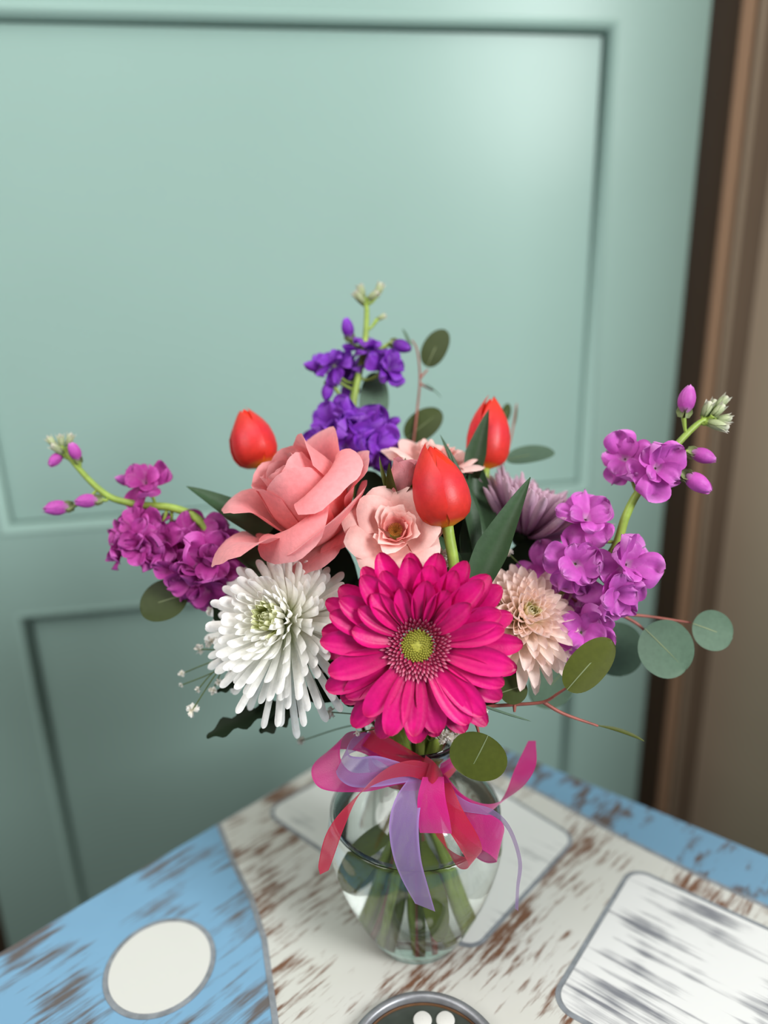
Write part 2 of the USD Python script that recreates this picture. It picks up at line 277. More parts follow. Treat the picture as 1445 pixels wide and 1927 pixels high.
part(wb, 'wall_panel', dbox(-1.9, sEdgeL-.12, -.1, -.01, 0, 2.5), DOORWALL, smooth=False)
part(wb, 'wall_panel', dbox(sEdgeL-.12, sEdgeR+.075, -.1, -.01, 2.1, 2.5), DOORWALL, smooth=False)
fl = top('floor', box((-2.2, -2.5, -.05), (2.2, 2.0, 0)), FLOORM, 'brown floor under the painted table', None, smooth=False, kind='structure')

# ------------------------------------------------------------------ the painted table
C0 = T(771, 1337); dL = unit(T(205, 1672)-C0); dR = unit(T(1445, 1612)-C0)
LL, LR = .80, .85
corners = [C0, C0+dL*LL, C0+dL*LL+dR*LR, C0+dR*LR]
tpoly = sg.Polygon([c[:2] for c in corners]).buffer(-.01).buffer(.01)
aL, aR = math.atan2(dL[1], dL[0]), math.atan2(dR[1], dR[0])
WOOD = rgb(104, 78, 62)
BLUEP = worn('blue_paint_look', rgb(126, 172, 204), rgb(98, 92, 90), aL, .87, scale=(15, 170, 1), soft=.10, paint2=rgb(108, 148, 176))
BLUEP2 = worn('blue_band_paint_look', rgb(112, 156, 184), rgb(92, 80, 76), aL, .97, scale=(40, 140, 1), soft=.10, paint2=rgb(108, 142, 166))
WHITEP = worn('white_paint_look', rgb(206, 206, 203), rgb(112, 78, 58), aL, .94, scale=(40, 300, 1), soft=.13, paint2=rgb(190, 190, 178))
TILEP1 = worn('clean_white_tile_paint_look', rgb(212, 214, 210), rgb(130, 134, 136), aR, .71, scale=(9, 210, 1), soft=.12)
TILEP = worn('white_tile_paint_look', rgb(216, 217, 215), rgb(120, 122, 128), aR, .87, scale=(7, 190, 1), soft=.10)
OVALP = plain('white_oval_look', rgb(208, 208, 202), rough=.45)
GREYL = plain('grey_outline_look', rgb(128, 133, 138), rough=.5, mottle=.2, mscale=150)
table = thing('table', 'square wooden table painted blue and white with worn brush marks', 'table', [*tpoly.centroid.coords[0], 0])
slab = trimesh.creation.extrude_polygon(tpoly, .028, engine='earcut')
part(table, 'tabletop', prism(tpoly, TOP-.028, TOP), BLUEP, smooth=False)
def tp(pts): return sg.Polygon([T(*p)[:2] for p in pts])
white = tp([(412, 1540), (445, 1625), (478, 1690), (503, 1768), (525, 1927), (560, 2300), (1500, 2600), (2300, 2150), (1445, 1712), (1315, 1652), (1164, 1576), (1024, 1500), (956, 1466), (880, 1425), (790, 1376), (760, 1342), (600, 1437)]).intersection(tpoly.buffer(-.0015))
inner = tpoly.buffer(-.0005)
band = tp([(790, 1376), (880, 1425), (956, 1466), (1024, 1500), (1164, 1576), (1315, 1652), (1445, 1712), (2300, 2150), (2600, 2050), (1445, 1590), (900, 1360), (771, 1325)]).intersection(inner).difference(white)
part(table, 'painted_band', prism(band, TOP-.0005, TOP+.0002), BLUEP2, smooth=False, label='blue painted border along the far edge')
part(table, 'painted_outline', prism(white.buffer(.004).difference(white).intersection(inner), TOP-.0005, TOP+.0004), GREYL, smooth=False, label='grey painted line')
part(table, 'painted_field', prism(white, TOP-.0005, TOP+.0003), WHITEP, smooth=False, label='worn white painted area')
def rounded(poly, r): return poly.buffer(-r).buffer(r, quad_segs=8)
tile1 = rounded(tp([(503, 1528), (888, 1787), (1078, 1578), (762, 1384)]), .012)
tile2 = rounded(tp([(1192, 1638), (1042, 1888), (1600, 2190), (1800, 1915)]).intersection(tpoly.buffer(-.02)), .012)
oval = sg.Polygon([T(300+105*math.cos(t)*math.cos(-.61)-76*math.sin(t)*math.sin(-.61), 1823+105*math.cos(t)*math.sin(-.61)+76*math.sin(t)*math.cos(-.61))[:2] for t in np.linspace(0, 2*PI, 64, endpoint=False)])
for q, m, lab in ((tile1, TILEP1, 'white painted rectangle under the vase'), (tile2, TILEP, 'white painted rectangle with grey brush marks'), (oval, OVALP, 'white painted oval on the blue')):
    part(table, 'painted_outline', prism(q.buffer(.0035), TOP-.0004, TOP+.0006), GREYL, smooth=False, label='grey painted line')
    part(table, 'painted_patch', prism(q, TOP-.0004, TOP+.0010), m, smooth=False, label=lab)
apron = tpoly.buffer(-.05).difference(tpoly.buffer(-.068))
part(table, 'apron', prism(apron, TOP-.11, TOP-.028), BLUEP, smooth=False)
for c in corners:
    ctr = np.array(tpoly.centroid.coords[0]); q = c[:2]+(ctr-c[:2])*.17
    part(table, 'leg', prism(sg.Point(q).buffer(.025), 0, TOP-.028), BLUEP, smooth=30)
# the dark round plate at the front edge
rc = T(800, 2025); rr = np.linalg.norm(T(800, 1877)-rc)
plate = thing('plate', 'round dark metal plate with silver rim at the near edge of the table', 'plate', rc)
SILV = plain('silver_rim_look', rgb(150, 152, 156), rough=.4, metallic=.6, mottle=.15, mscale=120)
part(plate, 'rim', lathe([(rr*.86, .0012), (rr*.87, .0065), (rr*.90, .0085), (rr*.96, .008), (rr, .005), (rr, .0012)], rc, 72), SILV, label='silver rim')
part(plate, 'edge_ring', lathe([(rr*.835, .0012), (rr*.84, .004), (rr*.86, .0045), (rr*.862, .0012)], rc, 72), plain('rust_look', rgb(96, 66, 40), rough=.6, mottle=.3, mscale=100), label='rusty brown inner edge')
part(plate, 'face', lathe([(0.0001, .0032), (rr*.84, .0032), (rr*.84, .0012)], rc, 72), plain('dark_face_look', rgb(58, 64, 58), rough=.35, mottle=.3, mscale=60), label='dark green grey face')
for px in (795, 838):
    part(plate, 'dot', lathe([(0.0001, .0042), (.005, .0042), (.0058, .003)], T(px, 1927)+np.array([0, 0, .0003]), 24), OVALP, label='small white dot')

# ------------------------------------------------------------------ the vase
VB = T(784, 1742); VB[2] = TOP+.0010
VH = .165
outer = [(.0001, .0), (.029, .0), (.0325, .002), (.0370, .009), (.0445, .026), (.0520, .046), (.0572, .067), (.0586, .082), (.0565, .097), (.0495, .112), (.0390, .126), (.0300, .137), (.0272, .145), (.0278, .152), (.0310, .159), (.0338, .1640)]
inner_p = [(.0342, .1655), (.0332, .1655), (.0290, .1600), (.0256, .1525), (.0249, .145), (.0275, .1365), (.0366, .1245), (.0470, .1105), (.0540, .0960), (.0561, .0820), (.0547, .0672), (.0496, .0470), (.0420, .0275), (.0342, .0120), (.0298, .0068), (.0001, .0058)]
def smooth_prof(p): return catmull([(a, b) for a, b in p], 5)
prof = np.vstack([smooth_prof(outer), smooth_prof(inner_p)])
vase = thing('vase', 'round clear glass vase with a narrow neck holding the bouquet', 'vase', VB)
part(vase, 'body', lathe(prof, VB, 96), GLASS)
ip = smooth_prof(inner_p)[::-1]; WL = .101
wp = [(r+.0004 if r > .001 else r, z-.0004) for r, z in ip if z < WL]; rw = np.interp(WL, [z for r, z in ip if z < .08], [r for r, z in ip if z < .08])+.0004
top('water', lathe(wp+[(rw, WL), (.0001, WL)], VB, 96), WATER, 'clear water filling the lower half of the glass vase', 'water')
def NECK(a, r=.014): return VB+np.array([r*math.cos(a), r*math.sin(a), .145])
def FOOT(a, r=.024, z=.010): return VB+np.array([r*math.cos(a), r*math.sin(a), z])
_k = [0]
def stem_path(head, out, lead=.03):
    """head -> below it -> the neck -> the vase bottom on the other side"""
    head = np.asarray(head); _k[0] += 1; a = math.atan2(head[1]-VB[1], head[0]-VB[0])+.25*math.sin(_k[0]*2.4)
    n = NECK(a, .006+.012*((_k[0]*.618) % 1)); f = FOOT(a+PI+.6*math.sin(_k[0]*1.7), .016+.016*((_k[0]*.37) % 1))
    p1 = head+unit(out)*lead
    return [head, p1, p1*.35+(n+np.array([0, 0, .025]))*.65, n, n*.5+f*.5+np.array([0, 0, .004]), f]
def add_stem(t, head, out, r=.0022, m=None, lead=.03):
    return part(t, 'stem', tube(stem_path(head, out, lead), r), m or STEM)
#FLOWERS
# ------------------------------------------------------------------ flower builders
def radial(fr, th, el):
    """direction at angle th round the flower, lifted el above its plane; and the face normal of such a petal"""
    r = math.cos(th)*fr[0]+math.sin(th)*fr[1]
    return math.cos(el)*r+math.sin(el)*fr[2], math.cos(el)*fr[2]-math.sin(el)*r, r
def make_mum(t, c, axis, N, phi0, phi1, l0, l1, W, mats, rad=.012, stretch=None, tip=2.4, cup=.75, peak=.7, incurve=.9, droop=-.35, pw=.55, finger=False, skip=None, hint=None, nu=9, nv=5):
    fr = frame(axis, hint); petals = []
    for i in range(N):
        u = (i+.5)/N; th = i*2.39996+rng.normal(0, .06); ph = phi0+(phi1-phi0)*u**pw+rng.normal(0, .05); el = PI/2-ph
        d, nz, r = radial(fr, th, el); L = (l0+(l1-l0)*u**.75)*rng.uniform(.9, 1.1)
        w = W*(.6+.4*min(1, u*2.2))*rng.uniform(.88, 1.1)
        if stretch is not None: L *= 1+max(-.3, min(.6, np.dot(unit(r), stretch)))*u
        o = c+d*rad*(.35+.65*u)-fr[2]*rad*.5*u
        if skip is not None and skip(th, u): continue
        cv = (rng.normal(0, .06)+.0, incurve*(1-u)+droop*u, 0)
        pk = 1-w*.7/L if finger else peak
        p = place(petal(L, w, base=.6 if finger else .45, peak=pk, tip=tip, cup=(cup if u < .3 else -.25*cup) if finger else cup, curl=cv, nu=nu, nv=nv, groove=.00012), o, d, nz)
        part(t, 'petal', p, mats[min(int(u*len(mats)*1.0), len(mats)-1)] if len(mats) > 1 else mats[0])
    return fr
def gerbera():
    c, ax = P(785, 1215, .412), D(-.05, .10, 1)
    t = thing('gerbera', 'hot pink gerbera daisy with a green eye at the front of the bouquet', 'flower', c)
    fr = frame(ax)
    for ring, (N, L, W, el0, r0, off) in enumerate(((23, .0445, .0150, -.02, .010, -.0035), (21, .0395, .0150, .10, .0105, -.0015), (17, .027, .0125, .22, .011, .0002))):
        for i in range(N):
            th = (i+.5*(ring % 2)+rng.uniform(-.22, .22))*2*PI/N; s = math.sin(th)
            if ring == 2 and (s < -.15 or math.cos(th) > .8): continue
            el = el0+.32*max(0, s+.1)+.05*rng.normal(); Lk = L*rng.uniform(.93, 1.06)*(1.06 if abs(math.cos(th)) > .6 else 1)
            d, nz, r = radial(fr, th, el)
            p = petal(Lk, W*rng.uniform(.9, 1.08), base=.38, peak=.62, tip=1.9, cup=.25+.25*max(0, s), groove=.00050, curl=(.10, -.05-.28*rng.uniform(.3, 1), -.05), ruffle=(.008, 2.5, rng.uniform(0, 6)), nu=12, nv=9, twist=rng.normal(0, .10))
            part(t, 'petal', place(p, c+r*r0+fr[2]*(off+rng.uniform(-.0012, .0012)), d, nz), GERB)
    fl = []
    for i in range(190):
        u = i/190; r0 = .0078+.0078*u; th = i*2.39996
        d, nz, r = radial(fr, th, .95-.55*u); fl.append(place(petal(.0052*rng.uniform(.8, 1.2), .0015, base=.6, peak=.7, curl=(0, .5-.9*u, 0), cup=.5, nu=5, nv=3), c+r*r0+fr[2]*(.0022-.0012*u), d, nz))
    part(t, 'floret_ring', join(fl), GFLOR, label='dark pink floret ring with pale tips')
    ey = []
    for i in range(150):
        u = (i+.5)/150; r = .0086*math.sqrt(u); th = i*2.39996; h = .0040-.0016*u+(-.0012 if u < .08 else 0)
        o = c+fr[0]*r*math.cos(th)+fr[1]*r*math.sin(th)+fr[2]*h; ey.append(ellipsoid(o, fr[2]*1.0+fr[0]*.5*math.cos(th)*u+fr[1]*.5*math.sin(th)*u, .0026, .00058, 6))
    g = np.linspace(0, 2*PI, 25)[:-1]; cap = [c+fr[2]*(.0042-.0025*k*k)+(np.cos(g)[:, None]*fr[0]+np.sin(g)[:, None]*fr[1])*.0092*k for k in (0.001, .3, .6, .85, 1)]
    ey.append((np.vstack(cap), tri(grid_faces(5, 24, True))))
    part(t, 'eye', join(ey), GEYE, label='yellow green eye')
    add_stem(t, c-fr[2]*.004, -fr[2]*.7-np.array([0, 0, .6]), .0028)
    part(t, 'calyx', ellipsoid(c-fr[2]*.006, fr[2], .012, .009), STEM)
gerbera()

def mums():
    c = P(528, 1165, .445)
    t = thing('chrysanthemum', 'large white spider chrysanthemum with a greenish heart', 'flower', c)
    make_mum(t, c, D(-.42, .22, .85), 270, .10, 1.80, .011, .043, .0056, [WGREEN, WHITE, WHITE, WHITE, WHITE, WHITE], rad=.014, stretch=(-UP)*.26-RIGHT*.16, cup=1.0, incurve=1.1, droop=-.2, finger=True, tip=2.0, nu=10, nv=7)
    part(t, 'receptacle', ellipsoid(c-D(-.42, .22, .85)*.004, D(-.42, .22, .85), .016, .011), SEPAL)
    add_stem(t, c, -D(-.3, .5, .7), .0028)
    for a, b, w, n in (((575, 1310), (388, 1388), 50, D(.2, .75, .5)), ((590, 1310), (488, 1378), 40, D(.5, .6, .6)), ((500, 1270), (408, 1302), 36, D(-.1, .8, .5)), ((520, 1230), (395, 1130), 50, D(-.2, .3, .9)), ((480, 1240), (395, 1235), 44, D(-.2, .3, .9))):
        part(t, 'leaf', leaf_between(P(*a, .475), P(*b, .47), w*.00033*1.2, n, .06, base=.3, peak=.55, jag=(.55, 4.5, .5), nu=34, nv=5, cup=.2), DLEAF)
    c = P(985, 1160, .452)
    t = thing('chrysanthemum', 'cream pink chrysanthemum half hidden by the hot pink gerbera', 'flower', c)
    ax = D(.22, .42, .85)
    make_mum(t, c, ax, 175, .15, 1.8, .009, .0295, .0094, [CREAMY]+[CREAM]*11, rad=.0125, tip=1.7, cup=.8, peak=.55, incurve=.7, droop=-.15, stretch=RIGHT*.12-UP*.1)
    part(t, 'receptacle', ellipsoid(c-ax*.004, ax, .014, .0095), SEPAL)
    add_stem(t, c, -ax, .0026)
    c = P(990, 1004, .500)
    t = thing('chrysanthemum', 'mauve chrysanthemum seen from below behind the tulip leaf', 'flower', c)
    ax = D(.30, .85, .12)
    make_mum(t, c, ax, 150, .2, 1.35, .024, .052, .0066, [MAUVE], rad=.007, cup=.8, peak=.75, incurve=.5, droop=.75)
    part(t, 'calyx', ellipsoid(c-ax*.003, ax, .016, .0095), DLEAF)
    add_stem(t, c-ax*.006, -ax, .0026, STEMD)
mums()

def cup_petal(fr, c, th0, alpha, S, r0, keys, ht=.25, wave=(0, 3, 0), edge=0., base=.45, nu=14, nv=13, z0=0., ef=0.6, hp=2.6):
    """A rose or tulip petal: a patch round the axis. keys = (u, outward lean) pairs integrated from the base; edge rolls its sides out; ht lowers the top edge to the sides."""
    v = np.linspace(-1, 1, nv); u = np.linspace(0, 1, nu); ku, ka = zip(*keys); V = []; A = []
    for vj in v:
        top_ = 1-ht*abs(vj)**hp+wave[0]*math.sin(wave[1]*vj+wave[2])+.3*wave[0]*math.sin(15*vj+2*wave[2])
        uu = u*top_; psi = np.interp(uu, ku, ka)+edge*vj*vj*np.clip((uu-ef)/(1-ef), 0, 1)**1.2
        ds = S*top_/(nu-1); m = (psi[1:]+psi[:-1])/2
        r = r0+np.r_[0, np.cumsum(np.sin(m)*ds)]; z = z0+np.r_[0, np.cumsum(np.cos(m)*ds)]
        om = base+(1-base)*np.sin(PI/2*np.clip(uu/.65, 0, 1)); th = th0+alpha*vj*om
        rr_ = np.maximum(r, .0004)+wave[0]*S*.35*np.sin(wave[1]*1.7*vj+wave[2]+1)*uu**2
        V.append(c+rr_[:, None]*(np.cos(th)[:, None]*fr[0]+np.sin(th)[:, None]*fr[1])+z[:, None]*fr[2]); A.append(uu)
    V = np.stack(V, 1).reshape(-1, 3); return V, tri(grid_faces(nu, nv)), np.stack(A, 1).ravel()
dg = math.radians
def rose_large():
    ax = D(-.58, .70, .36); c = P(622, 985, .469); fr = frame(ax)
    t = thing('rose', 'large coral pink rose opening to the upper left', 'flower', c)
    for i in range(8):                                        # the heart, closing over itself
        th = 4.4+i*2.3; k = i/7
        part(t, 'petal', cup_petal(fr, c, th, dg(100-30*k), .054+.004*k, .003, [(0, 1.0+.15*k), (.3, .25+.25*k), (.55, -.08+.02*k), (.8, -.22-.05*k), (1, -.25+.35*k)], ht=.12, wave=(.022, 4.5, i*1.3), edge=.35, ef=.7), CORAL)
    for th, al, S, lip, ed, ph in ((275, 62, .0600, .25, .55, 1.0), (30, 60, .066, .5, .6, 2.), (150, 60, .0635, .6, .6, 3.), (90, 56, .062, .7, .5, .4), (205, 52, .062, .9, .7, 5.)):
        part(t, 'petal', cup_petal(fr, c, dg(th), dg(al), S, .004, [(0, 1.32), (.25, .80), (.5, .08), (.75, -.30), (.93, -.12), (1, lip)], ht=.22, wave=(.012, 5, ph), edge=ed, ef=.75), CORAL)
    for th, al, S, k, ed, wv, ht, z0 in ((320, 44, .068, [(0, 1.35), (.22, .85), (.45, .18), (.60, .25), (.70, 1.3), (.82, 2.2), (1, 2.6)], .3, .016, .16, 0),
                                 (184, 40, .071, [(0, 1.35), (.22, .88), (.45, .25), (.7, .15), (.86, .9), (1, 1.9)], 1.0, .03, .3, 0),
                                 (216, 34, .078, [(0, 1.45), (.22, 1.05), (.45, .70), (.7, .75), (.85, 1.3), (1, 2.2)], 1.2, .03, .3, -.001),
                                 (258, 46, .066, [(0, 1.45), (.22, 1.10), (.42, .42), (.58, .5), (.68, 1.5), (.82, 2.3), (1, 2.6)], .35, .018, .3, -.001),
                                 (60, 50, .061, [(0, 1.4), (.2, 1.0), (.45, .40), (.7, .35), (.9, .8), (1, 1.4)], .5, .02, .25, 0),
                                 (120, 50, .061, [(0, 1.4), (.2, 1.0), (.45, .38), (.7, .35), (.9, .9), (1, 1.6)], .5, .02, .25, 0),
                                 (5, 46, .050, [(0, 1.5), (.2, 1.2), (.45, .75), (.7, .85), (.9, 1.4), (1, 1.9)], .4, .02, .2, -.001),
                                 (288, 48, .056, [(0, 1.6), (.25, 1.3), (.5, .85), (.8, .95), (1, 1.5)], .5, .02, .2, -.003),
                                 (335, 40, .038, [(0, 1.6), (.25, 1.3), (.5, .9), (.8, 1.0), (1, 1.5)], .5, .02, .2, -.003),
                                 (305, 44, .036, [(0, 1.7), (.25, 1.45), (.5, 1.30), (.8, 1.7), (1, 2.3)], .4, .02, .2, -.002),
                                 (250, 40, .040, [(0, 1.7), (.25, 1.5), (.5, 1.35), (.8, 1.7), (1, 2.3)], .4, .02, .2, -.002)):
        part(t, 'petal', cup_petal(fr, c, dg(th), dg(al), S, .0045, k, ht=ht, wave=(wv, 5, th), edge=ed, nu=22, z0=z0, nv=17), CORAL)
    part(t, 'calyx', ellipsoid(c-ax*.004, ax, .014, .007), STEM); add_stem(t, c-ax*.006, -ax, .003)
rose_large()
def spray_rose(label, c, ax, R, group, seed, open_=1.0, gold=True):
    fr = frame(ax); t = thing('rose', label, 'flower', c, group)
    r_ = np.random.default_rng(seed)
    for i in range(9):
        k = i/8; th = i*2.1+r_.uniform(-.3, .3)
        part(t, 'petal', cup_petal(fr, c, th, dg(70-12*k), R*(.55+.10*k), .002, [(0, .9), (.35, .35+.4*k*open_), (.7, -.1+.7*k*open_), (1, .35+.9*k*open_)], ht=.3, hp=1.8, wave=(.09, 5.5, i*1.7), edge=1.0), BLUSHIN if i < 4 else BLUSH)
    for i in range(10):
        k = i/9; th = i*2.39996+r_.uniform(-.2, .2)
        part(t, 'petal', cup_petal(fr, c-ax*R*.03, th, dg(46), R*(.92+.14*k), .003, [(0, 1.25), (.3, 1.0+.25*k), (.62, .65+.5*k+r_.uniform(-.15, .15)), (.82, 1.1+.5*k), (1, 1.7+.4*k)], ht=.42, hp=1.6, wave=(.03, 4, i*1.7), edge=2.6, ef=.35, nu=18, nv=15), BLUSH)
    if gold:
        part(t, 'stamens', join([tube([c+ax*R*.15, c+ax*R*.32+fr[0]*R*.14*math.cos(a)+fr[1]*R*.14*math.sin(a)], .0003, 4, 2) for a in np.linspace(0, 6, 26)]), GOLD, label='golden brown stamens')
    part(t, 'calyx', ellipsoid(c-ax*.003, ax, .009, .0045), STEM); add_stem(t, c-ax*.004, -ax, .0018)
    return t
spray_rose('pale pink spray rose opened flat beside the red tulip', P(745, 1008, .437), D(-.05, .40, .9), .030, 'pale pink spray roses', 3)
spray_rose('pale pink spray rose behind the front red tulip', P(815, 885, .492), D(.15, .9, .25), .034, 'pale pink spray roses', 4, gold=False)
def rosebud():
    c = P(752, 938, .448); ax = D(.15, .9, .2); fr = frame(ax)
    t = thing('rosebud', 'small pink rosebud with green sepals left of the front tulip', 'flower', c)
    for i in range(5):
        part(t, 'petal', cup_petal(fr, c, i*2.4, dg(75), .026, .003, [(0, 1.1), (.3, .3), (.7, -.25), (1, -.25+.1*i)], ht=.2, wave=(.02, 4, i), edge=.3), petal_mat_bud)
    for i in range(5):
        th = i*2*PI/5+.3; d, nz, r = radial(fr, th, .75)
        part(t, 'sepal', place(petal(.026, .0085, base=.5, peak=.35, tip=1.1, cup=.5, curl=(-.35, .5, -.6)), c+r*.004, d, -nz), EUCO)
    part(t, 'hip', ellipsoid(c-ax*.003, ax, .010, .0045), STEM); add_stem(t, c-ax*.005, -ax, .0016)
petal_mat_bud = petal_mat('rosebud_petal_look', [(0, rgb(214, 140, 140)), (1, rgb(226, 150, 158))], rough=.55, trans=.25)
rosebud()

def tulip(label, base, tip, R, lead, stemdir, seed, open_=.0):
    ax = unit(tip-base); H = np.linalg.norm(tip-base); fr = frame(ax)
    t = thing('tulip', label, 'flower', base, 'red tulips'); r_ = np.random.default_rng(seed); r0 = seed*.5+1.05
    def tp_(th, al, S, rr, mat_, lip):
        # egg-shaped petal: radius profile rr*sin, tapered to a point
        u = np.linspace(0, 1, 16); v = np.linspace(-1, 1, 13); V, A = [], []
        for vj in v:
            w = np.minimum(1, np.sin(PI*np.clip(u*.86+.07, 0, 1))**.55*1.05)
            r = rr*np.interp(u, [0, .04, .12, .25, .42, .6, .75, .88, .96, 1], [.12, .50, .82, .98, 1.0, .90, .70, .44, .27, .16+lip])
            a = th+al*vj*np.interp(u, [0, .2, .6, .85, .95, 1], [.75, 1, 1, .8, .45, .06]); rj = r*(1+.05*vj+.05*vj*vj)
            V.append(base+rj[:, None]*(np.cos(a)[:, None]*fr[0]+np.sin(a)[:, None]*fr[1])+(u*S)[:, None]*ax+(np.exp(-(vj/.12)**2)*.00035*np.sin(PI*u))[:, None]*(np.cos(a)[:, None]*fr[0]+np.sin(a)[:, None]*fr[1])); A.append(u)
        return np.stack(V, 1).reshape(-1, 3), tri(grid_faces(16, 13)), np.stack(A, 1).ravel()
    for i in range(3):
        part(t, 'inner_petal', tp_(r0+i*2*PI/3+PI/3, dg(62), H*.96, R*.90, TULIPIN, .0), TULIPIN)
    for i in range(3):
        part(t, 'petal', tp_(r0+i*2*PI/3, dg(64), H*r_.uniform(.93, 1.02), R, TULIP, open_), TULIP)
    part(t, 'stem', tube(stem_path(base+ax*.001, stemdir, lead), [.0033, .003, .003]), STEM)
    return t
tF = tulip('closed red tulip in the middle with a dark leaf to its right', P(843, 993, .428), P(808, 835, .432), .0163, .035, D(.12, -1, -.1), 1)
tR = tulip('red tulip at the back right with a leaf across its front', P(912, 884, .50), P(926, 746, .505), .0140, .04, D(-.1, -1, .2), 4)
tLb = tulip('red tulip half hidden behind the large coral rose', P(492, 880, .50), P(455, 768, .505), .0150, .04, D(.4, -1, .1), 2)
def tleaf(t, a, b, w, n, bow=.03, d=(.45, .44), cup=.45, **k):
    part(t, 'leaf', leaf_between(P(*a, d[0]), P(*b, d[1]), w, n, bow, base=.75, peak=.35, tip=1.0, cup=cup, nu=16, nv=7, **k), TLEAF)
tleaf(tF, (895, 1110), (998, 898), .0215, D(-.45, .15, .9), .03, d=(.435, .44))
tleaf(tF, (893, 1040), (845, 845), .016, D(.75, .1, .65), .04, d=(.45, .452))
tleaf(tF, (875, 1040), (880, 945), .016, D(.5, .1, .85), .02, d=(.455, .455))
tleaf(tF, (870, 1085), (800, 985), .012, D(.5, .1, .85), .02, d=(.44, .452))
tleaf(tF, (905, 1010), (828, 818), .012, D(.6, .1, .8), .02, d=(.475, .475))
tleaf(tR, (890, 900), (920, 770), .016, D(-.5, .1, .85), .05, d=(.485, .488))
tleaf(tR, (900, 1010), (893, 850), .024, D(.2, .1, 1), .02, d=(.485, .49))
tleaf(tLb, (500, 1010), (350, 915), .022, D(.25, .7, .65), .05, d=(.47, .485))
tleaf(tLb, (540, 1090), (425, 1030), .030, D(.1, .75, .65), .03, d=(.462, .465))

def floret(t, p, face, size, m, stem_pt=None, seed=0, inner=True, n1=5):
    f = sub(t, 'floret'); fr = frame(face); r_ = np.random.default_rng(seed); c = np.asarray(p)-fr[2]*size*.12
    o0 = r_.uniform(0, 6)
    for i in range(n1):
        th = o0+i*2*PI/n1+r_.uniform(-.25, .25); d, nz, r = radial(fr, th, r_.uniform(-.35, .7))
        L = size*.54*r_.uniform(.85, 1.12)
        part(f, 'petal', place(petal(L, L*r_.uniform(.85, 1.1), base=.22, peak=.68, tip=2.2, cup=r_.uniform(-.35, .25), curl=(.3, r_.uniform(-1.5, -.1), r_.uniform(-.4, .4)), twist=r_.normal(0, .35), ruffle=(.18*r_.uniform(.6, 1.3), r_.uniform(3.5, 6.5), r_.uniform(0, 6)), notch=.06, crinkle=.07, nu=12, nv=15), c+r*size*.03, d, nz), m)
    if inner:
        for i in range(4):
            th = o0+.6+i*2*PI/4+r_.uniform(-.3, .3); d, nz, r = radial(fr, th, r_.uniform(.6, 1.05)); L = size*.42*r_.uniform(.8, 1.1)
            part(f, 'petal', place(petal(L, L*1.05, base=.3, peak=.7, cup=r_.uniform(0, .6), curl=(.2, -1.0, -.2), ruffle=(.12, r_.uniform(3, 5), r_.uniform(0, 6)), crinkle=.09, nu=10, nv=13), c+r*size*.02+fr[2]*size*.03, d, nz), m)
    part(f, 'calyx', join([tube([c-fr[2]*size*.34, c-fr[2]*size*.2, c+fr[2]*size*.0], [size*.07, size*.10, size*.09], 8, 3)]), SEPAL)
    if stem_pt is not None:
        part(f, 'pedicel', tube([stem_pt, (np.asarray(stem_pt)+c-fr[2]*size*.34)/2-UP*.002, c-fr[2]*size*.3], .0011, 6, 5), STEM)
def bud(t, p, axis, L, m, stem_pt=None, seed=0, green=.5, name='bud'):
    f = sub(t, name); a = unit(axis); r_ = np.random.default_rng(seed); fr = frame(a); p = np.asarray(p); R = L*.26
    if m is not None:
        for i in range(4):
            part(f, 'petal', cup_petal(fr, p-a*L*.30, i*1.7, dg(80), L*.92, R*.35, [(0, .9), (.3, .25), (.6, -.30+.03*i), (.8, -.75+.08*i), (1, -1.2+.2*i)], ht=.22, wave=(.04, 4, i+seed), edge=.25, nu=9, nv=9), m)
    n = 4
    for i in range(n):
        d, nz, r = radial(fr, i*2*PI/n+.5, 1.25)
        part(f, 'sepal', place(petal(L*green, R*1.3, base=.6, peak=.4, tip=1.3, cup=.7, curl=(-.55, .9, 0), nu=6, nv=5), p-a*L*.46+r*R*.3, d, -nz), SEPAL if m is not None else PALEBUD)
    if m is None: part(f, 'bud_core', ellipsoid(p, a, L*.9, R*.85, power=.8), PALEBUD)
    if stem_pt is not None: part(f, 'pedicel', tube([stem_pt, (np.asarray(stem_pt)+p-a*L*.46)/2-UP*.0015, p-a*L*.42], [.0010, .0010, .0016], 6, 5), STEM)
def stock(label, path, base_dir, florets, buds, m, r=(.0028, .0022, .0016), tips=()):
    pts = [P(*q) for q in path]; c = pts[0]
    t = thing('stock_flower', label, 'flower', c, 'stock flower stems')
    low = stem_path(c, base_dir, .02)[1:]
    part(t, 'stem', tube(pts[::-1]+low, list(r[::-1])+[.0028, .0028, .0028]), STEM)
    sp = catmull(pts, 12)
    near = lambda q: sp[max(0, np.argmin(np.linalg.norm(sp-q, axis=1))-6)]
    for i, (px, py, d, s, fx, fy, fz) in enumerate(florets):
        q = P(px, py, d); floret(t, q, D(fx, fy, fz), s*d/FPX, m, near(q), seed=i*7+len(florets))
    for i, (px, py, d, L, fx, fy, fz, col) in enumerate(buds):
        q = P(px, py, d); bud(t, q, D(fx, fy, fz), L*d/FPX, (STOCK if m is STOCKD else m) if col else None, near(q), seed=i, green=.5 if col else 1.0)
